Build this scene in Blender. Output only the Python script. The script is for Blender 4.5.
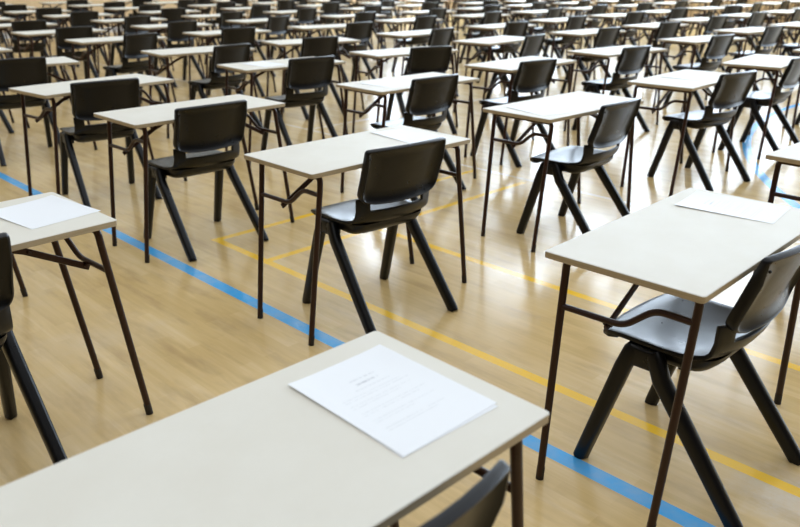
import bpy, bmesh, math, random
from mathutils import Vector, Matrix
from math import sin, cos, pi, sqrt, radians

for o in list(bpy.data.objects):
    bpy.data.objects.remove(o)
scn = bpy.context.scene
COL = scn.collection
random.seed(7)

# ------------------------------------------------------------------ camera
PITCH, ROLL, CAM_H, F_PX = 0.370547, -0.00374, 1.425, 770.37
cd = bpy.data.cameras.new('camera')
cam = bpy.data.objects.new('camera', cd)
COL.objects.link(cam)
cd.sensor_fit = 'HORIZONTAL'
cd.sensor_width = 36.0
cd.lens = 36.0 * F_PX / 800.0
cd.clip_start = 0.02
cd.clip_end = 200
cam.matrix_world = (Matrix.Translation((0, 0, CAM_H)) @ Matrix.Rotation(pi/2 - PITCH, 4, 'X')
                    @ Matrix.Rotation(-ROLL, 4, 'Z'))
cd.dof.use_dof = True
cd.dof.focus_distance = 2.4
cd.dof.aperture_fstop = 3.6
scn.camera = cam

# ------------------------------------------------------------------ light
w = bpy.data.worlds.new('world')
scn.world = w
w.use_nodes = True
w.node_tree.nodes['Background'].inputs['Color'].default_value = (0.93, 0.965, 1.0, 1)
w.node_tree.nodes['Background'].inputs['Strength'].default_value = 1.14
WINDOW_GLOW = 8.2
scn.view_settings.view_transform = 'Standard'
scn.view_settings.look = 'None'
scn.view_settings.exposure = 0.0
scn.view_settings.gamma = 1.0
scn.view_settings.use_curve_mapping = False


# ------------------------------------------------------------------ helpers
def link(o, parent=None):
    COL.objects.link(o)
    if parent is not None:
        o.parent = parent
    return o


def thing(name, loc, rz, label, cat, group=None):
    o = bpy.data.objects.new(name, None)
    o.empty_display_size = 0.1
    o.location = loc
    o.rotation_euler = (0, 0, rz)
    tag(o, label, cat, group)
    return link(o)


def tag(o, label, cat, group=None):
    o['label'] = label
    o['category'] = cat
    if group:
        o['group'] = group
    return o


def obj(name, bm, mats, parent=None, smooth=True, angle=40):
    me = bpy.data.meshes.new(name)
    bmesh.ops.recalc_face_normals(bm, faces=bm.faces[:])
    for f in bm.faces:
        f.smooth = smooth
    bm.to_mesh(me)
    bm.free()
    for m in (mats if isinstance(mats, (list, tuple)) else [mats]):
        me.materials.append(m)
    if smooth:
        try:
            me.set_sharp_from_angle(angle=radians(angle))
        except Exception:
            pass
    return link(bpy.data.objects.new(name, me), parent)


def baked(o):
    """Replace an object's mesh by its evaluated (modifier-applied) mesh."""
    dg = bpy.context.evaluated_depsgraph_get()
    dg.update()
    me = bpy.data.meshes.new_from_object(o.evaluated_get(dg))
    old = o.data
    o.modifiers.clear()
    o.data = me
    me.name = old.name
    return o


def box(bm, lo, hi, mat=0, bevel=0.0):
    c = [(a + b) / 2 for a, b in zip(lo, hi)]
    s = [(b - a) for a, b in zip(lo, hi)]
    r = bmesh.ops.create_cube(bm, size=1.0, matrix=Matrix.Translation(c) @ Matrix.Diagonal((*s, 1)))
    if bevel:
        es = list({e for v in r['verts'] for e in v.link_edges})
        bmesh.ops.bevel(bm, geom=es, offset=bevel, segments=2, affect='EDGES', profile=0.5)
    return r


def sweep(bm, pts, sizes, ref=(1, 0, 0), n=10, power=2.0, cap=True):
    """Tube along pts; sizes = (half along ref, half across) per point; power>2 squares the section."""
    rings = []
    P = [Vector(p) for p in pts]
    for k, p in enumerate(P):
        d = (P[min(k + 1, len(P) - 1)] - P[max(k - 1, 0)]).normalized()
        r = Vector(ref)
        a = (r - d * r.dot(d)).normalized()
        b = d.cross(a)
        sa, sb = sizes[k] if isinstance(sizes[0], (tuple, list)) else (sizes[0], sizes[0])
        ring = []
        for i in range(n):
            t = 2 * pi * (i + 0.5) / n
            ct, st = cos(t), sin(t)
            ring.append(bm.verts.new(p + a * sa * math.copysign(abs(ct) ** (2 / power), ct)
                                     + b * sb * math.copysign(abs(st) ** (2 / power), st)))
        rings.append(ring)
    for q, r in zip(rings, rings[1:]):
        for i in range(n):
            bm.faces.new((q[i], q[(i + 1) % n], r[(i + 1) % n], r[i]))
    if cap:
        bm.faces.new(rings[0])
        bm.faces.new(rings[-1])


def rounded(pts, r, k=4):
    """Round the inner corners of a polyline."""
    P = [Vector(p) for p in pts]
    out = [P[0]]
    for a, b, c in zip(P, P[1:], P[2:]):
        u = (a - b)
        v = (c - b)
        rr = min(r, u.length * .45, v.length * .45)
        s, e = b + u.normalized() * rr, b + v.normalized() * rr
        for i in range(k + 1):
            t = i / k
            out.append(s * (1 - t) ** 2 + b * 2 * t * (1 - t) + e * t * t)
    out.append(P[-1])
    return out


def copy_tree(o, parent=None):
    c = o.copy()
    COL.objects.link(c)
    if parent is not None:
        c.parent = parent
    for ch in o.children:
        copy_tree(ch, c)
    return c


# ------------------------------------------------------------------ materials
def mat(name, col=(0.8, 0.8, 0.8), rough=0.5, spec=0.5, metal=0.0):
    m = bpy.data.materials.new(name)
    m.use_nodes = True
    b = m.node_tree.nodes['Principled BSDF']
    b.inputs['Base Color'].default_value = (*col, 1)
    b.inputs['Roughness'].default_value = rough
    b.inputs['Specular IOR Level'].default_value = spec
    b.inputs['Metallic'].default_value = metal
    return m


class NT:
    def __init__(s, m):
        s.t = m.node_tree
        s.b = s.t.nodes['Principled BSDF']

    def n(s, typ, **kw):
        x = s.t.nodes.new(typ)
        for k, v in kw.items():
            setattr(x, k, v)
        return x

    def l(s, a, b):
        s.t.links.new(a, b)

    def math(s, op, a, b=None, c=None):
        x = s.n('ShaderNodeMath', operation=op)
        for i, v in enumerate((a, b, c)):
            if v is None:
                continue
            if isinstance(v, (int, float)):
                x.inputs[i].default_value = v
            else:
                s.l(v, x.inputs[i])
        return x.outputs[0]

    def mix(s, fac, a, b, typ='MIX'):
        x = s.n('ShaderNodeMix', data_type='RGBA', blend_type=typ)
        for sock, v in ((x.inputs[0], fac), (x.inputs[6], a), (x.inputs[7], b)):
            if isinstance(v, (int, float)):
                sock.default_value = v
            elif isinstance(v, tuple):
                sock.default_value = (*v, 1)
            else:
                s.l(v, sock)
        return x.outputs[2]

    def noise(s, vec, scale, detail=2.0, rough=0.5):
        x = s.n('ShaderNodeTexNoise')
        x.inputs['Scale'].default_value = scale
        x.inputs['Detail'].default_value = detail
        x.inputs['Roughness'].default_value = rough
        s.l(vec, x.inputs['Vector'])
        return x.outputs['Fac']

    def ramp(s, fac, stops):
        x = s.n('ShaderNodeValToRGB')
        e = x.color_ramp.elements
        while len(e) < len(stops):
            e.new(0.5)
        for k, (p, c) in enumerate(stops):
            e[k].position = p
            e[k].color = (*c, 1) if len(c) == 3 else c
        s.l(fac, x.inputs[0])
        return x.outputs[0]


def floor_material():
    m = mat('varnished_sports_floor', (0.6, 0.45, 0.27), 0.22, 0.42)
    k = NT(m)
    tc = k.n('ShaderNodeNewGeometry').outputs['Position']
    # rotated frame: s runs along the painted lines, t across them
    mp = k.n('ShaderNodeVectorRotate', rotation_type='Z_AXIS')
    mp.inputs['Angle'].default_value = pi / 4
    k.l(tc, mp.inputs['Vector'])
    sep = k.n('ShaderNodeSeparateXYZ')
    k.l(mp.outputs[0], sep.inputs[0])
    S, T = sep.outputs[0], sep.outputs[1]
    # boards
    br = k.n('ShaderNodeTexBrick')
    br.offset = 0.37
    br.inputs['Scale'].default_value = 1.0
    br.inputs['Brick Width'].default_value = 0.42
    br.inputs['Row Height'].default_value = 0.058
    br.inputs['Mortar Size'].default_value = 0.0006
    br.inputs['Mortar Smooth'].default_value = 0.6
    br.inputs['Color1'].default_value = (0.0, 0.0, 0.0, 1)
    br.inputs['Color2'].default_value = (1, 1, 1, 1)
    br.inputs['Mortar'].default_value = (0.2, 0.2, 0.2, 1)
    k.l(mp.outputs[0], br.inputs['Vector'])
    st = k.n('ShaderNodeVectorMath', operation='MULTIPLY')
    st.inputs[1].default_value = (1.5, 26, 1)
    k.l(mp.outputs[0], st.inputs[0])
    grain = k.noise(st.outputs[0], 1.6, 4, 0.6)
    st2 = k.n('ShaderNodeVectorMath', operation='MULTIPLY')
    st2.inputs[1].default_value = (0.8, 3.5, 1)
    k.l(mp.outputs[0], st2.inputs[0])
    band = k.noise(st2.outputs[0], 1.5, 2, 0.5)
    sepc = k.n('ShaderNodeSeparateColor')
    k.l(br.outputs['Color'], sepc.inputs[0])
    v = k.math('ADD', k.math('MULTIPLY', sepc.outputs[0], 0.16), k.math('MULTIPLY', grain, 0.46))
    v = k.math('ADD', v, k.math('MULTIPLY', band, 0.42))
    wood = k.ramp(v, [(0.22, WOOD_A), (0.55, WOOD_B), (0.85, WOOD_C)])
    # pale scuffs with their own shape
    sc = k.ramp(k.noise(tc, 1.3, 5, 0.62), [(0.52, (0, 0, 0)), (0.72, (1, 1, 1))])
    wood = k.mix(k.math('MULTIPLY', sc, 0.28), wood, (0.62, 0.55, 0.45))

    # the worn grey-white scrape near the right foreground chair
    dx = k.math('SUBTRACT', S, SCRAPE[0])
    dy = k.math('SUBTRACT', T, SCRAPE[1])
    dd = k.math('SQRT', k.math('ADD', k.math('MULTIPLY', dx, dx), k.math('MULTIPLY', dy, dy)))
    dd = k.math('ADD', dd, k.math('MULTIPLY', k.noise(tc, 14, 4, 0.6), 0.12))
    sm = k.ramp(dd, [(0.12, (1, 1, 1)), (0.24, (0, 0, 0))])
    wood = k.mix(k.math('MULTIPLY', sm, k.math('MULTIPLY', k.noise(tc, 30, 4, 0.7), 0.9)), wood, (0.72, 0.68, 0.62))
    # darker streaky patches in the boards
    dk = k.ramp(k.noise(st2.outputs[0], 3.2, 4, 0.6), [(0.50, (0, 0, 0)), (0.72, (1, 1, 1))])
    wood = k.mix(k.math('MULTIPLY', dk, 0.5), wood, (0.42, 0.28, 0.13))

    def seg(x, lo, hi):
        a = k.math('GREATER_THAN', x, lo)
        b = k.math('LESS_THAN', x, hi)
        return k.math('MULTIPLY', a, b)

    def band_mask(c, wd, axis, lo=-60, hi=60):
        x, y = (T, S) if axis == 's' else (S, T)
        return k.math('MULTIPLY', seg(x, c - wd / 2, c + wd / 2), seg(y, lo, hi))

    def anyof(ms):
        r = ms[0]
        for q in ms[1:]:
            r = k.math('MAXIMUM', r, q)
        return r
    yellow = anyof([band_mask(2.125, .045, 's', -3.585, 30), band_mask(2.90, .045, 's', -3.12, 30),
                    band_mask(-3.10, .045, 't', 2.125, 4.33), band_mask(-3.56, .045, 't', 2.125, 4.33)])
    white = anyof([band_mask(4.40, .035, 's', -6.3, 1.0), band_mask(-5.60, .035, 't', 4.40, 7.5),
                   band_mask(5.22, .035, 's', -12, -8.0)])
    # blue circle and long blue line
    cx = k.math('SUBTRACT', S, ARC[0])
    cy = k.math('SUBTRACT', T, ARC[1])
    rr = k.math('SQRT', k.math('ADD', k.math('MULTIPLY', cx, cx), k.math('MULTIPLY', cy, cy)))
    ring = seg(rr, ARC[2] - .035, ARC[2] + .035)
    blue = anyof([band_mask(1.78, .062, 's'), ring])
    wear = k.ramp(k.noise(tc, 9, 4, 0.6), [(0.3, (0.82, 0.82, 0.82)), (0.6, (1, 1, 1))])
    sw = k.n('ShaderNodeSeparateColor')
    k.l(wear, sw.inputs[0])
    c = k.mix(k.math('MULTIPLY', white, 0.5), wood, (0.85, 0.82, 0.76))
    c = k.mix(k.math('MULTIPLY', yellow, k.math('MULTIPLY', sw.outputs[0], 0.92)), c, (1.0, 0.60, 0.01))
    c = k.mix(k.math('MULTIPLY', blue, k.math('MULTIPLY', sw.outputs[0], 0.97)), c, (0.04, 0.42, 0.88))
    k.l(c, k.b.inputs['Base Color'])
    rg = k.ramp(k.noise(tc, 2.2, 4, 0.6), [(0.3, (FLOOR_R0,) * 3), (0.7, (FLOOR_R1,) * 3)])
    k.l(rg, k.b.inputs['Roughness'])
    bp = k.n('ShaderNodeBump')
    bp.inputs['Strength'].default_value = 0.05
    bp.inputs['Distance'].default_value = 0.002
    k.l(grain, bp.inputs['Height'])
    k.l(bp.outputs[0], k.b.inputs['Normal'])
    return m


WOOD_A, WOOD_B, WOOD_C = (0.56, 0.38, 0.145), (0.71, 0.51, 0.23), (0.83, 0.65, 0.37)
FLOOR_R0, FLOOR_R1 = 0.14, 0.26
SCRAPE = (-0.50, 2.08)
ARC = (2.936, 8.922, 5.883)


def laminate_material():
    m = mat('cream_laminate', (0.74, 0.72, 0.65), 0.5, 0.2)
    k = NT(m)
    g = k.n('ShaderNodeTexCoord').outputs['Object']
    c = k.mix(k.ramp(k.noise(g, 6, 4, 0.6), [(0.35, (0, 0, 0)), (0.7, (1, 1, 1))]), (0.755, 0.725, 0.635), (0.785, 0.76, 0.675))
    sp = k.ramp(k.noise(g, 160, 2, 0.5), [(0.68, (0, 0, 0)), (0.74, (1, 1, 1))])
    c = k.mix(k.math('MULTIPLY', sp, 0.06), c, (0.5, 0.46, 0.38))
    k.l(c, k.b.inputs['Base Color'])
    r = k.ramp(k.noise(g, 14, 4, 0.6), [(0.3, (0.50,) * 3), (0.7, (0.60,) * 3)])
    k.l(r, k.b.inputs['Roughness'])
    return m


def edge_material():
    m = mat('beech_edge_band', (0.50, 0.40, 0.25), 0.5, 0.35)
    k = NT(m)
    g = k.n('ShaderNodeTexCoord').outputs['Object']
    st = k.n('ShaderNodeVectorMath', operation='MULTIPLY')
    st.inputs[1].default_value = (4, 4, 160)
    k.l(g, st.inputs[0])
    k.l(k.mix(k.noise(st.outputs[0], 3, 3, 0.6), (0.36, 0.27, 0.15), (0.60, 0.50, 0.34)), k.b.inputs['Base Color'])
    return m


def plastic_material(name, col, r0, r1, spec=0.5):
    m = mat(name, col, r0, spec)
    k = NT(m)
    g = k.n('ShaderNodeTexCoord').outputs['Object']
    k.l(k.ramp(k.noise(g, 18, 4, 0.6), [(0.3, (r0,) * 3), (0.7, (r1,) * 3)]), k.b.inputs['Roughness'])
    sc = k.ramp(k.noise(g, 45, 3, 0.6), [(0.62, (0, 0, 0)), (0.75, (1, 1, 1))])
    k.l(k.mix(k.math('MULTIPLY', sc, 0.04), col, tuple(min(1, c * 3 + .02) for c in col)), k.b.inputs['Base Color'])
    b = k.n('ShaderNodeBump')
    b.inputs['Strength'].default_value = 0.08
    b.inputs['Distance'].default_value = 0.0006
    k.l(k.noise(g, 700, 2, 0.5), b.inputs['Height'])
    k.l(b.outputs[0], k.b.inputs['Normal'])
    return m


def panel_material():
    m = mat('pale_wood_panelling', (0.70, 0.52, 0.30), 0.5, 0.3)
    k = NT(m)
    g = k.n('ShaderNodeTexCoord').outputs['Object']
    w_ = k.n('ShaderNodeTexWave', wave_type='BANDS', bands_direction='X')
    w_.inputs['Scale'].default_value = 2.2
    k.l(g, w_.inputs['Vector'])
    gap = k.ramp(w_.outputs['Fac'], [(0.02, (0.45, 0.45, 0.45)), (0.07, (1, 1, 1))])
    st = k.n('ShaderNodeVectorMath', operation='MULTIPLY')
    st.inputs[1].default_value = (14, 14, 0.8)
    k.l(g, st.inputs[0])
    c = k.mix(k.noise(st.outputs[0], 1.5, 3, 0.6), (0.60, 0.42, 0.21), (0.78, 0.60, 0.37))
    k.l(k.mix(1.0, c, gap, 'MULTIPLY'), k.b.inputs['Base Color'])
    return m


M_FLOOR = floor_material
M = dict(
    lam=laminate_material(), edge=edge_material(),
    steel=plastic_material('brown_enamelled_steel', (0.034, 0.012, 0.007), 0.28, 0.38, 0.35),
    brown=mat('dark_wood_panelling', (0.075, 0.055, 0.038), 0.6, 0.3),
    rubber=plastic_material('black_rubber', (0.018, 0.014, 0.012), 0.5, 0.6, 0.4),
    poly=plastic_material('black_polypropylene', (0.0035, 0.0042, 0.006), 0.27, 0.33, 0.34),
    bolt=mat('zinc_bolt', (0.6, 0.58, 0.55), 0.3, 0.5, 1.0),
    wall=mat('painted_plaster', (0.78, 0.76, 0.70), 0.8, 0.2),
    panel=panel_material(),
    frame=mat('white_window_frame', (0.75, 0.76, 0.77), 0.4, 0.4),
)
g_ = mat('daylit_window_pane', (0.9, 0.95, 1.0), 0.1)
g_.node_tree.nodes['Principled BSDF'].inputs['Emission Color'].default_value = (0.70, 0.84, 1.0, 1)
g_.node_tree.nodes['Principled BSDF'].inputs['Emission Strength'].default_value = WINDOW_GLOW
M['glow'] = g_

# ------------------------------------------------------------------ the hall
def ST(s, t, z=0.0):
    """hall frame (s along the painted lines, t across them) to world"""
    return Vector(((s + t) / sqrt(2), (t - s) / sqrt(2), z))


def structure(o):
    o['kind'] = 'structure'
    return o


bm = bmesh.new()
vs = [bm.verts.new(ST(s, t, 0)) for s, t in ((-17.2, -9), (12, -9), (12, 20.4), (-17.2, 20.4))]
bm.faces.new(vs)
structure(obj('floor', bm, M_FLOOR(), smooth=False))

WALL_M = Matrix.Rotation(-pi / 4, 4, 'Z')      # hall frame -> world


def hall_box(bm, s0, s1, t0, t1, z0, z1, bevel=0.0):
    box(bm, (s0, t0, z0), (s1, t1, z1), bevel=bevel)


def hall_obj(name, bm, m, parent=None, smooth=False):
    o = obj(name, bm, m, parent, smooth=smooth)
    if parent is None:
        o.matrix_world = WALL_M
    return o


# far left wall: runs along t at s = -17.2
bm = bmesh.new()
LWINS = [(15.6, 18.8)]
hall_box(bm, -17.4, -17.2, -9, 20.6, 0, 1.5)
hall_box(bm, -17.4, -17.2, -9, 20.6, 9.4, 11.5)
edges_ = [-9] + [v for wn in LWINS for v in wn] + [20.6]
for a, b in zip(edges_[::2], edges_[1::2]):
    hall_box(bm, -17.4, -17.2, a, b, 1.5, 9.4)
structure(hall_obj('wall_left', bm, M['wall']))
bm = bmesh.new()
hall_box(bm, -17.2, -17.16, -9, 20.36, 0.1, 1.5)
structure(hall_obj('trim_1', bm, M['panel']))
bm = bmesh.new()
hall_box(bm, -17.2, -17.14, -9, 20.4, 0, 0.1)
structure(hall_obj('baseboard_left', bm, M['frame']))
# the near end and near side of the hall, clad in dark wood
bm = bmesh.new()
hall_box(bm, -17.4, 12.2, -9.2, -9.0, 0, 11.5)
structure(hall_obj('wall_near', bm, M['brown']))
bm = bmesh.new()
hall_box(bm, 12, 12.2, -9, 20.6, 0, 11.5)
structure(hall_obj('wall_side', bm, M['brown']))
# far right wall with tall windows: runs along s at t = 20.4
WINS = [(-16.4 + 3.6 * k, -16.4 + 3.6 * k + 3.0) for k in range(7)]
bm = bmesh.new()
hall_box(bm, -17.2, 12, 20.4, 20.6, 0, 1.5)
hall_box(bm, -17.2, 12, 20.4, 20.6, 9.4, 11.5)
edges_ = [-17.2] + [v for wn in WINS for v in wn] + [12]
for a, b in zip(edges_[::2], edges_[1::2]):
    hall_box(bm, a, b, 20.4, 20.6, 1.5, 9.4)
structure(hall_obj('wall_right', bm, M['wall']))
bm = bmesh.new()
hall_box(bm, -17.2, 12, 20.36, 20.4, 0.1, 1.3)
structure(hall_obj('trim_2', bm, M['panel']))
bm = bmesh.new()
hall_box(bm, -17.2, 12, 20.34, 20.4, 0, 0.1)
structure(hall_obj('baseboard_right', bm, M['frame']))


def window_box(bm, wall, a, b, d0, d1, z0, z1):
    """a box in a window opening; a-b runs along the wall, d0-d1 goes out through it"""
    if wall == 'right':
        hall_box(bm, a, b, 20.4 + d0, 20.4 + d1, z0, z1)
    else:
        hall_box(bm, -17.2 - d1, -17.2 - d0, a, b, z0, z1)


for n_, (wall, (a, b)) in enumerate([('right', q) for q in WINS] + [('left', q) for q in LWINS]):
    bm = bmesh.new()
    window_box(bm, wall, a, b, .02, .12, 1.5, 1.58)
    window_box(bm, wall, a, b, .02, .12, 9.32, 9.4)
    for q in (a, (a + b) / 2 - .035, b - .07):
        window_box(bm, wall, q, q + .07, .02, .12, 1.58, 9.32)
    for z_ in (3.7, 6.0, 8.0):
        window_box(bm, wall, a + .07, b - .07, .03, .11, z_, z_ + .06)
    f = structure(hall_obj('window_%d' % (n_ + 1), bm, M['frame']))
    bm = bmesh.new()
    window_box(bm, wall, a + .07, b - .07, .10, .105, 1.58, 9.32)
    hall_obj('window_pane', bm, M['glow'], f)

# ------------------------------------------------------------------ desk
DL, DW, DH, DT = 0.892, 0.444, 0.71, 0.019


def make_desk():
    root = bpy.data.objects.new('folding_desk', None)
    root.empty_display_size = .1
    link(root)
    # tabletop: cream laminate faces, wood-coloured edge
    bm = bmesh.new()
    r, n = 0.010, 4
    ring = []
    for cx, cy, a0 in ((1, 1, 0), (-1, 1, 90), (-1, -1, 180), (1, -1, 270)):
        for k in range(n + 1):
            a = radians(a0 + 90 * k / n)
            ring.append((cx * (DL / 2 - r) + r * cos(a), cy * (DW / 2 - r) + r * sin(a)))
    e = 0.0016
    levels = []
    for z, ins in ((DH - DT, e), (DH - DT + e, 0), (DH - e, 0), (DH, e)):
        levels.append([bm.verts.new((x * (1 - ins / (DL / 2)), y * (1 - ins / (DW / 2)), z)) for x, y in ring])
    N = len(ring)
    for q, p in zip(levels, levels[1:]):
        for i in range(N):
            f = bm.faces.new((q[i], q[(i + 1) % N], p[(i + 1) % N], p[i]))
            f.material_index = 1
    bm.faces.new(levels[0])
    bm.faces.new(levels[-1])
    for f in bm.faces:
        if f.material_index == 1 and all(v.co.z > DH - e - 1e-5 for v in f.verts):
            f.material_index = 0
    obj('tabletop', bm, [M['lam'], M['edge']], root, angle=20)
    R = 0.0112
    zt = DH - DT - R - 0.001
    for side in (-1, 1):
        foot = -0.447 if side < 0 else 0.488
        top = side * (0.380 if side < 0 else 0.395)
        # the upper rail joining the two legs of an end, rounded at its ends
        fr = bmesh.new()
        path = rounded([(top + (foot - top) * .05, .187, zt - .045), (top, .187, zt), (top, -.187, zt),
                        (top + (foot - top) * .05, -.187, zt - .045)], .035, 5)
        sweep(fr, path, [R] * len(path), ref=(1, 0, 0), n=12)
        obj('end_rail', fr, M['steel'], root)
        for sy in (1, -1):
            lg = bmesh.new()
            k = .045 / zt
            a = Vector((top + (foot - top) * .05, sy * .187, zt - .045))
            b = Vector((foot, sy * .176, 0.012))
            sweep(lg, [a, a.lerp(b, .5), b], [R, R, R], n=12)
            leg = obj('leg', lg, M['steel'], root)
            ft = bmesh.new()
            d = (a - b).normalized()
            c0 = Vector((foot, sy * .176, 0.0))
            sweep(ft, [c0, c0 + d * .004, c0 + d * .012, c0 + d * .036, c0 + d * .04],
                  [.012, .0152, .0158, .0142, .0125], n=14)
            obj('rubber_foot', ft, M['rubber'], leg, angle=60)

        def leg_x(z):
            return top + (foot - top) * (1 - z / zt)
        # cranked crossbar: low at the outer leg, high at the other one
        m_ = -side           # left end: low at +y; right end: low at -y
        cb = bmesh.new()
        zl, zh = .543, .611
        pts = rounded([(leg_x(zl), m_ * .184, zl), (leg_x(zl) - side * .004, m_ * -.002, zl),
                       (leg_x(zh) - side * .004, m_ * -.080, zh), (leg_x(zh), m_ * -.185, zh)], .03, 5)
        sweep(cb, pts, [.0092] * len(pts), ref=(0, 0, 1), n=10)
        obj('crossbar', cb, M['steel'], root)
        # folding stay from the crossbar up to the underside of the top
        sy_ = m_ * .045
        sb = bmesh.new()
        x0 = leg_x(.53) - side * .012
        x1 = top - side * .32
        spts = [(x0 + side * .012, sy_, .520), (x0, sy_, .526), ((x0 + x1) / 2 - side * .01, sy_, .622), (x1, sy_, .683)]
        sweep(sb, spts, [(.0045, .011)] * 4, ref=(0, 1, 0), n=10, power=4)
        st = obj('folding_stay', sb, M['steel'], root)
        for bx_, bz_, bl_ in ((x0, .530, .026), ((x0 + x1) / 2, .616, .02)):
            bb = bmesh.new()
            bmesh.ops.create_cone(bb, cap_ends=True, segments=10, radius1=.0063, radius2=.0063, depth=bl_,
                                  matrix=Matrix.Translation((bx_, sy_, bz_)) @ Matrix.Rotation(pi / 2, 4, 'X'))
            bmesh.ops.bevel(bb, geom=[e_ for e_ in bb.edges if len(e_.link_faces) == 2 and e_.calc_face_angle(0) > 1],
                            offset=.001, segments=1, affect='EDGES')
            obj('bolt', bb, M['steel'], st)
        bb = bmesh.new()
        box(bb, (x1 - .022, sy_ - .014, .683), (x1 + .022, sy_ + .014, DH - DT), bevel=.002)
        obj('hinge', bb, M['steel'], st)
    return root


# ------------------------------------------------------------------ chair
def make_chair():
    root = bpy.data.objects.new('plastic_chair', None)
    root.empty_display_size = .1
    link(root)
    # one-piece seat shell that turns up into the lower back and its two side posts
    prof = [  # y, z, half width, edge lift, forward wrap of the edges
        (.206, .398, .150, 0, 0), (.238, .402, .170, 0, -.012), (.252, .416, .186, .001, -.018),
        (.250, .430, .196, .002, -.020), (.226, .438, .202, .004, -.016), (.170, .439, .205, .007, -.006),
        (.110, .434, .207, .012, 0), (.050, .429, .206, .016, 0), (-.010, .427, .203, .020, .002),
        (-.055, .431, .198, .022, .008), (-.088, .442, .194, .018, .018), (-.110, .460, .192, .010, .030),
        (-.122, .480, .191, .004, .038), (-.130, .502, .190, 0, .042),
        (-.131, .528, .190, 0, .043), (-.133, .553, .190, 0, .044)]
    S_ = [-1, -.9, -.8, -.71, -.55, -.38, -.2, 0, .2, .38, .55, .71, .8, .9, 1]
    bm = bmesh.new()
    grid = []
    for (y, z, hw, lift, wrap) in prof:
        row = []
        for s in S_:
            a = abs(s)
            row.append(bm.verts.new((s * hw, y + wrap * a ** 2.2, z + lift * a ** 2.5)))
        grid.append(row)
    for j in range(len(prof) - 1):
        for i in range(len(S_) - 1):
            if j >= 13 and abs((S_[i] + S_[i + 1]) / 2) < .71:
                continue
            bm.faces.new((grid[j][i], grid[j][i + 1], grid[j + 1][i + 1], grid[j + 1][i]))
    for v in [v for v in bm.verts if not v.link_faces]:
        bm.verts.remove(v)
    seat = obj('seat', bm, M['poly'], root)
    # keep normals up: solidify downwards / backwards
    so = seat.modifiers.new('s', 'SOLIDIFY')
    so.thickness = .013
    so.offset = -1 if seat.data.polygons[60].normal.z > 0 else 1
    bv = seat.modifiers.new('b', 'BEVEL')
    bv.width = .004
    bv.segments = 2
    bv.limit_method = 'ANGLE'
    bv.angle_limit = radians(50)
    baked(seat)
    for p in seat.data.polygons:
        p.use_smooth = True
    seat.data.set_sharp_from_angle(angle=radians(45))
    # moulded skirt under the seat, and the square shoulders that carry the legs
    bm = bmesh.new()

    def loop(z, hx, y0, y1, n=36, pw=5.0):
        r = []
        for k in range(n):
            t = 2 * pi * k / n
            ct, st = cos(t), sin(t)
            r.append(bm.verts.new((hx * math.copysign(abs(ct) ** (2 / pw), ct),
                                   (y0 + y1) / 2 + (y1 - y0) / 2 * math.copysign(abs(st) ** (2 / pw), st), z)))
        return r
    lp = [loop(.436, .190, -.099, .150), loop(.424, .189, -.097, .150), loop(.408, .184, -.086, .146), loop(.392, .178, -.070, .138),
          loop(.384, .166, -.050, .126), loop(.384, .05, .0, .07)]
    for q, r in zip(lp, lp[1:]):
        for k in range(36):
            bm.faces.new((q[k], q[(k + 1) % 36], r[(k + 1) % 36], r[k]))
    bm.faces.new(lp[-1])
    for sx in (-1, 1):
        lo, hi = sorted((sx * .168, sx * .221))
        box(bm, (lo, .040, .366), (hi, .140, .430), bevel=.010)
    obj('seat_skirt', bm, M['poly'], root, angle=50)
    # backrest: a tray-like panel, recessed on the rear with a deep rim
    bm = bmesh.new()

    def outline():
        pts = []
        n = 7
        for k in range(n):                                       # top right corner
            a = radians(90 * (1 - k / (n - 1)))
            pts.append((.193 + .012 * cos(a), .749 + .012 * sin(a)))
        for z in (.70, .66, .62):
            pts.append((.205 - .003 * (.74 - z) / .12, z))
        for k in range(n):                                       # lower right corner
            a = radians(-78 * k / (n - 1))
            pts.append((.165 + .037 * cos(a), .590 + .040 * sin(a)))
        for x in (.14, .105, .07, .035):
            pts.append((x, .5445 - .0075 * (1 - (x / .17) ** 2)))
        left = [(-x, z) for x, z in reversed(pts)]
        right = pts
        top = [(x, .762 + .004 * (1 - (x / .18) ** 2)) for x in (-.14, -.09, -.045, 0, .045, .09, .14)]
        return top + right + [(0, .537)] + left
    OUT = outline()
    CX, CZ = 0.0, 0.66

    def P(x, z, d):
        d *= 1 - .35 * max(0.0, min(1.0, (z - .72) / .03))
        z = z + max(0.0, z - .60) * .055
        y = -.104 - (z - .565) * .34 + .80 * (x * x - .04)
        return (x, y - d * .95, z - d * .3)
    rings = [(.0, .000), (.35, 0), (.7, 0), (.93, 0), (.985, .002), (1.0, .008), (1.0, .028), (.985, .034), (.962, .034),
             (.94, .026), (.86, .012), (.6, .010), (.3, .010), (.0, .010)]
    built = []
    for sc, d in rings:
        if sc == 0:
            built.append([bm.verts.new(P(CX, CZ, d))])
        else:
            rg = []
            for x, z in OUT:
                zz = CZ + (z - CZ) * sc
                # the lower lip of the recess is wider and slopes out
                lowf = max(0.0, min(1.0, (.64 - z) / .09))
                lowf = lowf * lowf * (3 - 2 * lowf)
                if sc in (.94, .86):
                    zz = CZ + (z - CZ) * (sc - lowf * (.02 if sc == .94 else .14))
                rg.append(bm.verts.new(P(CX + (x - CX) * sc, zz, d)))
            built.append(rg)
    n = len(OUT)
    for a, b in zip(built, built[1:]):
        for i in range(n):
            j = (i + 1) % n
            if len(a) == 1:
                bm.faces.new((a[0], b[i], b[j]))
            elif len(b) == 1:
                bm.faces.new((a[i], a[j], b[0]))
            else:
                bm.faces.new((a[i], a[j], b[j], b[i]))
    for sx in (-1,):                                             # a small moulding nib at one upper rear corner
        bmesh.ops.create_uvsphere(bm, u_segments=10, v_segments=6, radius=.0045,
                                  matrix=Matrix.Translation(P(sx * .192, .735, .034)))
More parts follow.
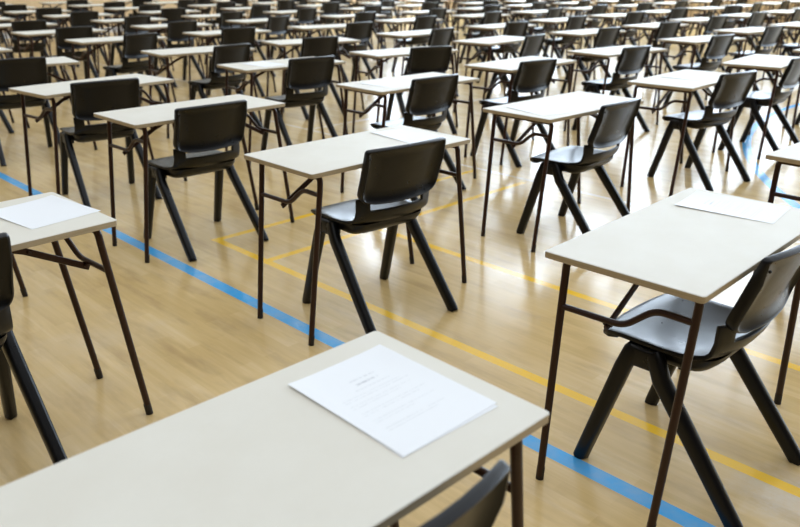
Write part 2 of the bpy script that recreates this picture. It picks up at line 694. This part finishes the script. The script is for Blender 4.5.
    obj('backrest', bm, M['poly'], root, angle=50)
    # legs: flattened tubes meeting in a rounded shoulder under the seat
    for sx in (-1, 1):
        for front in (True, False):
            if front:
                pts = [(.224, .248, 0), (.223, .243, .012), (.208, .147, .350), (.204, .127, .410), (.203, .121, .424)]
            else:
                pts = [(.224, -.245, 0), (.223, -.237, .012), (.208, .029, .350), (.204, .056, .410), (.203, .064, .424)]
            sz = [(.0175, .0195), (.019, .0215), (.0215, .0245), (.021, .0238), (.017, .019)]
            bm = bmesh.new()
            sweep(bm, [(sx * x, y, z) for x, y, z in pts], sz, ref=(1, 0, 0), n=16, power=3.2)
            for v in bm.verts:
                if v.co.z < .008:
                    v.co.z = 0.0 if v.co.z < .006 else v.co.z
            obj('leg', bm, M['poly'], root, angle=60)
    return root


# column, row, x, y, heading, chair offset
DESKS = [
    (0, 0, -0.213, 0.986, 0.774, 0.020),
    (1, 0, 0.855, 2.106, 0.803, 0.003),
    (2, 0, 1.958, 3.223, 0.755, 0.077),
    (0, 1, -1.311, 2.019, 0.817, -0.060),
    (1, 1, -0.161, 3.203, 0.780, 0.010),
    (2, 1, 0.912, 4.281, 0.757, 0.155),
    (3, 1, 1.961, 5.348, 0.817, 0.215),
    (4, 1, 2.971, 6.420, 0.882, -0.029),
    (5, 1, 4.039, 7.408, 0.792, 0.044),
    (0, 2, -2.202, 3.051, 0.716, -0.040),
    (1, 2, -1.104, 4.112, 0.794, -0.050),
    (2, 2, 0.057, 5.148, 0.755, -0.005),
    (3, 2, 0.950, 6.200, 0.807, -0.130),
    (4, 2, 1.968, 7.198, 0.679, -0.070),
    (5, 2, 3.166, 8.387, 0.620, 0.010),
    (6, 2, 4.182, 9.601, 0.645, 0.092),
    (7, 2, 5.256, 10.609, 0.753, 0.005),
    (8, 2, 6.226, 11.690, 0.738, 0.052),
    (1, 3, -1.951, 4.988, 0.893, -0.075),
    (2, 3, -0.916, 6.119, 0.705, 0.105),
    (3, 3, 0.035, 7.050, 0.651, 0.110),
    (4, 3, 0.978, 8.197, 0.850, 0.200),
    (5, 3, 2.163, 9.265, 0.735, 0.075),
    (6, 3, 3.276, 10.357, 0.756, -0.065),
    (7, 3, 4.259, 11.532, 0.753, 0.125),
    (8, 3, 5.381, 12.626, 0.753, -0.045),
    (9, 3, 6.445, 13.633, 0.763, 0.055),
    (10, 3, 7.463, 14.699, 0.750, 0.005),
    (1, 4, -2.985, 6.059, 0.640, -0.005),
    (2, 4, -1.803, 7.094, 0.702, 0.200),
    (3, 4, -0.895, 7.997, 0.575, -0.025),
    (4, 4, 0.195, 9.037, 0.758, 0.150),
    (5, 4, 1.267, 10.167, 0.757, 0.020),
    (6, 4, 2.253, 11.342, 0.755, 0.055),
    (7, 4, 3.318, 12.459, 0.754, 0.175),
    (8, 4, 4.357, 13.561, 0.760, 0.175),
    (9, 4, 5.575, 14.700, 0.640, 0.350),
    (10, 4, 6.562, 15.644, 0.757, 0.100),
    (11, 4, 7.641, 16.735, 0.786, 0.054),
    (12, 4, 8.672, 17.798, 0.761, 0.059),
    (1, 5, -3.904, 6.866, 0.816, 0.050),
    (2, 5, -2.894, 8.146, 0.748, 0.140),
    (3, 5, -1.959, 9.066, 0.778, -0.015),
    (4, 5, -0.903, 9.944, 0.596, 0.315),
    (5, 5, 0.111, 11.187, 0.754, 0.100),
    (6, 5, 1.210, 12.305, 0.754, 0.015),
    (7, 5, 2.275, 13.376, 0.754, 0.140),
    (8, 5, 3.333, 14.510, 0.753, 0.008),
    (9, 5, 4.466, 15.533, 0.711, -0.001),
    (10, 5, 5.519, 16.635, 0.794, -0.020),
    (11, 5, 6.617, 17.642, 0.746, 0.025),
    (12, 5, 7.629, 18.750, 0.768, -0.012),
    (2, 6, -3.853, 9.033, 0.792, 0.065),
    (3, 6, -2.853, 10.027, 0.754, 0.010),
    (4, 6, -1.896, 11.026, 0.772, 0.100),
    (5, 6, -0.710, 12.102, 0.630, 0.060),
    (6, 6, 0.426, 13.230, 0.755, 0.015),
    (7, 6, 1.419, 14.337, 0.754, -0.008),
    (8, 6, 2.410, 15.471, 0.805, 0.037),
    (9, 6, 3.530, 16.552, 0.796, -0.039),
    (10, 6, 4.601, 17.565, 0.749, 0.041),
    (11, 6, 5.619, 18.486, 0.832, 0.052),
    (12, 6, 6.666, 19.689, 0.766, -0.041),
    (2, 7, -4.803, 9.994, 0.756, 0.090),
    (3, 7, -3.704, 10.991, 0.759, 0.000),
    (4, 7, -2.759, 12.020, 0.755, 0.130),
    (5, 7, -1.736, 13.096, 0.755, 0.090),
    (6, 7, -0.585, 14.167, 0.755, -0.080),
    (7, 7, 0.358, 15.273, 0.754, 0.045),
    (8, 7, 1.591, 16.358, 0.755, 0.039),
    (9, 7, 2.631, 17.351, 0.813, -0.077),
    (10, 7, 3.588, 18.527, 0.686, -0.051),
    (11, 7, 4.669, 19.628, 0.731, 0.064),
    (12, 7, 5.675, 20.748, 0.760, 0.019),
    (2, 8, -5.786, 10.933, 0.756, 0.008),
    (3, 8, -4.770, 11.958, 0.756, -0.015),
    (4, 8, -3.714, 12.972, 0.755, -0.060),
    (5, 8, -2.631, 14.063, 0.755, 0.085),
    (6, 8, -1.470, 15.171, 0.755, 0.020),
    (7, 8, -0.379, 16.223, 0.755, -0.065),
    (8, 8, 0.538, 17.333, 0.687, -0.031),
    (9, 8, 1.649, 18.426, 0.728, 0.062),
    (10, 8, 2.613, 19.447, 0.663, 0.044),
    (11, 8, 3.701, 20.589, 0.790, 0.014),
    (12, 8, 4.765, 21.672, 0.747, 0.004),
    (3, 9, -5.781, 12.884, 0.754, 0.080),
    (4, 9, -4.609, 13.972, 0.754, 0.175),
    (5, 9, -3.447, 15.055, 0.755, 0.090),
    (6, 9, -2.510, 16.094, 0.742, 0.120),
    (7, 9, -1.520, 17.324, 0.764, 0.051),
    (8, 9, -0.476, 18.208, 0.749, 0.006),
    (9, 9, 0.677, 19.288, 0.784, 0.073),
    (10, 9, 1.646, 20.460, 0.709, 0.026),
    (11, 9, 2.765, 21.577, 0.722, 0.019),
    (12, 9, 3.853, 22.507, 0.757, -0.023),
    (3, 10, -6.742, 13.834, 0.755, 0.005),
    (4, 10, -5.587, 14.917, 0.754, 0.230),
    (5, 10, -4.563, 16.030, 0.819, 0.245),
    (6, 10, -3.504, 17.083, 0.753, -0.028),
    (7, 10, -2.423, 18.139, 0.679, 0.055),
    (8, 10, -1.455, 19.225, 0.703, -0.022),
    (9, 10, -0.357, 20.324, 0.693, 0.003),
    (10, 10, 0.810, 21.330, 0.754, 0.037),
    (11, 10, 1.758, 22.464, 0.722, 0.039),
    (12, 10, 2.845, 23.469, 0.826, 0.007),
    (3, 11, -7.585, 14.782, 0.844, 0.053),
    (4, 11, -6.549, 15.885, 0.754, 0.120),
    (5, 11, -5.535, 16.964, 0.698, 0.054),
    (6, 11, -4.411, 18.004, 0.735, -0.061),
    (7, 11, -3.352, 19.082, 0.739, 0.039),
    (8, 11, -2.369, 20.134, 0.720, -0.044),
    (9, 11, -1.161, 21.229, 0.737, 0.046),
    (10, 11, -0.384, 22.313, 0.755, -0.029),
    (11, 11, 0.851, 23.289, 0.754, 0.044),
    (12, 11, 1.770, 24.392, 0.744, 0.007),
]

ORD = ['zeroth', 'first', 'second', 'third', 'fourth', 'fifth', 'sixth', 'seventh', 'eighth', 'ninth', 'tenth',
       'eleventh', 'twelfth', 'thirteenth', 'fourteenth']
DESK_LABEL = {
    (0, 0): 'foreground cream folding desk with exam sheets on its top, nearest the camera',
    (1, 0): 'large cream folding desk at the right, one sheet on its far end',
    (0, 1): 'cream folding desk cut by the left edge, paper over its right corner',
    (1, 1): 'cream folding desk in the middle, chair tucked in, above the yellow corner lines',
    (2, 0): 'cream folding desk cut by the right edge, just behind the large right desk',
}
CHAIR_LABEL = {
    (0, 0): 'black plastic chair only whose back rim shows under the foreground desk',
    (1, 0): 'black plastic chair tucked under the large right desk, seat shining',
    (0, 1): 'black plastic chair cut by the left edge, at the left paper desk',
    (1, 1): 'black plastic chair in the middle, full rear view above the yellow lines',
}
first_i = {}
for i, j, *_ in DESKS:
    first_i[j] = min(i, first_i.get(j, 99))
desk0 = make_desk()
chair0 = make_chair()
used = False
CHAIR_V = -0.075
# measured chair stations: x, y, heading
CHAIR_AT = {
    (0, 0): (-0.119, 0.925, 0.725),
    (1, 0): (0.895, 2.004, 0.784),
    (0, 1): (-1.300, 1.900, 0.765),
    (1, 1): (-0.091, 3.154, 0.699),
    (2, 1): (1.015, 4.156, 0.831),
    (3, 1): (2.136, 5.366, 0.631),
    (1, 2): (-1.075, 4.029, 0.773),
    (2, 2): (0.098, 5.100, 0.754),
    (3, 2): (0.928, 6.156, 0.710),
    (4, 2): (1.957, 7.148, 0.717),
    (5, 2): (3.181, 8.329, 0.671),
    (1, 3): (-1.920, 4.943, 0.666),
    (2, 3): (-0.798, 6.221, 0.700),
    (3, 3): (0.179, 6.994, 0.488),
    (4, 3): (1.212, 8.174, 0.926),
    (5, 3): (2.243, 9.216, 0.723),
    (6, 3): (3.292, 10.310, 0.641),
    (7, 3): (4.362, 11.482, 0.613),
    (8, 3): (5.405, 12.579, 0.636),
    (1, 4): (-2.953, 6.004, 0.634),
    (2, 4): (-1.611, 7.047, 0.924),
    (3, 4): (-0.897, 7.940, 0.690),
    (4, 4): (0.325, 8.989, 0.896),
    (5, 4): (1.326, 10.119, 0.713),
    (6, 4): (2.322, 11.294, 0.759),
    (7, 4): (3.459, 12.409, 0.630),
    (8, 4): (4.493, 13.511, 0.591),
    (9, 4): (5.820, 14.531, 0.447),
    (2, 5): (-2.751, 8.101, 0.990),
    (3, 5): (-1.907, 9.019, 0.672),
    (4, 5): (-0.622, 9.889, 0.756),
    (5, 5): (0.218, 11.139, 0.797),
    (6, 5): (1.255, 12.257, 0.815),
    (7, 5): (2.389, 13.327, 0.830),
    (2, 6): (-3.731, 8.989, 0.768),
    (3, 6): (-2.808, 9.979, 0.843),
    (4, 6): (-1.795, 10.980, 0.994),
    (5, 6): (-0.646, 12.048, 0.797),
    (6, 6): (0.471, 13.182, 0.817),
    (2, 7): (-4.659, 9.949, 0.751),
    (3, 7): (-3.684, 10.943, 0.954),
    (4, 7): (-2.620, 11.974, 0.893),
    (5, 7): (-1.632, 13.049, 0.865),
    (6, 7): (-0.607, 14.119, 0.819),
    (7, 7): (0.438, 15.225, 0.689),
    (3, 8): (-4.731, 11.910, 0.735),
    (4, 8): (-3.712, 12.923, 0.727),
    (5, 8): (-2.528, 14.016, 0.849),
    (6, 8): (-1.417, 15.123, 0.811),
    (7, 8): (-0.403, 16.175, 0.931),
    (3, 9): (-5.662, 12.839, 0.831),
    (4, 9): (-4.411, 13.928, 0.839),
    (5, 9): (-3.335, 15.008, 0.824),
    (6, 9): (-2.378, 16.047, 0.808),
    (3, 10): (-6.647, 13.788, 0.764),
    (4, 10): (-5.334, 14.875, 0.819),
    (5, 10): (-4.312, 15.990, 0.855),
    (4, 11): (-6.379, 15.841, 0.739),
}
PAPERS = {}
for i, j, x, y, a, du in DESKS:
    d = copy_tree(desk0) if used else desk0
    c = copy_tree(chair0) if used else chair0
    used = True
    d.location = (x, y, 0)
    d.rotation_euler = (0, 0, a)
    jit = random.uniform(-.10, .10) if (i + j) > 2 else 0.0
    dv = random.uniform(-.02, .015) if (i + j) > 3 else 0.0
    du = max(-.17, min(.2, du))
    c.location = (x + cos(a) * du - sin(a) * (CHAIR_V + dv), y + sin(a) * du + cos(a) * (CHAIR_V + dv), 0)
    c.rotation_euler = (0, 0, a + jit)
    if (i, j) in CHAIR_AT:
        cx_, cy_, ca_ = CHAIR_AT[(i, j)]
        c.location = (cx_, cy_, 0)
        c.rotation_euler = (0, 0, ca_)
    # keep the backrest clear of the desk edge
    ra = c.rotation_euler.z - a
    need = 0.0
    for px_, py_ in ((-.205, -.146), (0, -.181), (.205, -.146)):
        qx = px_ * cos(ra) - py_ * sin(ra)
        qy = px_ * sin(ra) + py_ * cos(ra)
        rel = (c.location.x - x) * -sin(a) + (c.location.y - y) * cos(a) + qy
        need = max(need, rel + DW / 2 + .003)
    if need > 0:
        # slide back from the desk edge, and along it so that the chair stays in the same line of sight
        hh = (CAM_H - .6) * sin(PITCH)
        r0 = c.location.x / (c.location.y * cos(PITCH) + hh)
        x1_, y1_ = c.location.x + sin(a) * need, c.location.y - cos(a) * need
        sl = (r0 * (y1_ * cos(PITCH) + hh) - x1_) / (cos(a) - r0 * sin(a) * cos(PITCH))
        c.location.x = x1_ + cos(a) * sl
        c.location.y = y1_ + sin(a) * sl
    pos, row = i - first_i[j] + 1, j + 1
    where = '%s from the left in the %s diagonal row back' % (ORD[pos], ORD[row])
    tag(d, DESK_LABEL.get((i, j), 'cream folding exam desk, ' + where), 'desk', 'folding exam desks set out in diagonal rows')
    tag(c, CHAIR_LABEL.get((i, j), 'black plastic chair at the desk ' + where), 'chair', 'black plastic chairs, one at each exam desk')


# ------------------------------------------------------------------ papers
def paper_material(name, text):
    m = mat(name, (0.90, 0.92, 0.94), 0.6, 0.3)
    if not text:
        return m
    k = NT(m)
    g = k.n('ShaderNodeTexCoord').outputs['Object']
    sep = k.n('ShaderNodeSeparateXYZ')
    k.l(g, sep.inputs[0])
    X, Y = sep.outputs[0], sep.outputs[1]
    # faint printed lines: a short bold heading and several text lines, broken up into words
    st = k.n('ShaderNodeVectorMath', operation='MULTIPLY')
    st.inputs[1].default_value = (260, 60, 1)
    k.l(g, st.inputs[0])
    words = k.math('GREATER_THAN', k.noise(st.outputs[0], 1.0, 1, .5), .47)
    masks = []
    for y0, h, x0, x1, al in ((.080, .004, -.030, .034, .5), (.064, .0055, -.024, .028, .8), (.048, .0028, -.040, .042, .4),
                              (.034, .002, -.082, .055, .35), (.026, .002, -.082, .072, .35), (.012, .002, -.082, .062, .35),
                              (.004, .002, -.082, .030, .35), (-.016, .002, -.082, .070, .35), (-.024, .002, -.082, .048, .35),
                              (-.044, .002, -.082, .066, .35), (-.052, .002, -.082, .012, .35), (-.075, .002, -.082, .058, .35),
                              (-.083, .002, -.082, .036, .35)):
        q = k.math('MULTIPLY', k.math('LESS_THAN', k.math('ABSOLUTE', k.math('SUBTRACT', Y, y0)), h / 2),
                   k.math('MULTIPLY', k.math('GREATER_THAN', X, x0), k.math('LESS_THAN', X, x1)))
        masks.append(k.math('MULTIPLY', q, al * .6))
    r = masks[0]
    for q in masks[1:]:
        r = k.math('MAXIMUM', r, q)
    k.l(k.mix(k.math('MULTIPLY', r, words), (0.90, 0.92, 0.94), (0.30, 0.32, 0.36)), k.b.inputs['Base Color'])
    return m


M['print'] = paper_material('printed_exam_paper', True)
M['blank'] = paper_material('plain_paper', False)


def sheet(desk, u, v, rot, z, label, printed=False, curl=0.0, w_=.212, h_=.298, group=None):
    rec = next(r for r in DESKS if (r[0], r[1]) == desk)
    x, y, a = rec[2:5]
    bm = bmesh.new()
    nx, ny = 8, 10
    th = .0004
    lay = []
    for off in (0, th):
        g = []
        for jy in range(ny + 1):
            g.append([bm.verts.new((w_ * (ix / nx - .5), h_ * (jy / ny - .5),
                                    off + curl * max(0, (abs(ix / nx - .5) * 2) ** 4 * (jy / ny)) * .01))
                      for ix in range(nx + 1)])
        lay.append(g)
    for q, g in enumerate(lay):
        for jy in range(ny):
            for ix in range(nx):
                bm.faces.new((g[jy][ix], g[jy][ix + 1], g[jy + 1][ix + 1], g[jy + 1][ix]))
    A, B = lay
    rim = [(0, i_) for i_ in range(nx + 1)] + [(j_, nx) for j_ in range(1, ny + 1)] + \
          [(ny, i_) for i_ in range(nx - 1, -1, -1)] + [(j_, 0) for j_ in range(ny - 1, 0, -1)]
    for p, q in zip(rim, rim[1:] + rim[:1]):
        bm.faces.new((A[p[0]][p[1]], A[q[0]][q[1]], B[q[0]][q[1]], B[p[0]][p[1]]))
    o = obj('exam_paper', bm, M['print'] if printed else M['blank'], smooth=True, angle=30)
    o.location = (x + cos(a) * u - sin(a) * v, y + sin(a) * u + cos(a) * v, z)
    o.rotation_euler = (0, 0, a + rot)
    return tag(o, label, 'paper', group)


sheet((0, 0), .287, .008, -.035, DH + .0004, 'lower white sheet peeking from under the printed page on the foreground desk', w_=.225, h_=.302)
sheet((0, 0), .287, .012, .0, DH + .0012, 'printed white exam page on top of the foreground desk', printed=True, curl=.25, w_=.228, h_=.302)
sheet((1, 0), .315, .025, .10, DH + .0004, 'white sheet lying on the far end of the large right desk', printed=True, curl=.3)
sheet((0, 1), .325, .018, .13, DH + .0004, 'upper white sheet on the desk at the left edge', curl=.4, w_=.225, h_=.27)
sheet((1, 1), .300, .020, -.10, DH + .0004, 'white sheet on the middle desk, half behind its chair back', curl=.3)
sheet((2, 1), -.255, -.010, -.20, DH + .0004, 'white sheet on the second row desk right of the middle desk', curl=.3)
sheet((2, 2), -.20, .0, .12, DH + .0004, 'white sheet on the desk directly behind the middle desk', curl=.3)
sheet((2, 3), -.16, .02, .15, DH + .0004, 'white sheet on the fourth row desk left of its chair', curl=.3)
sheet((3, 1), .02, .02, .05, DH + .0004, 'white sheet on the second row desk third from left', curl=.3)
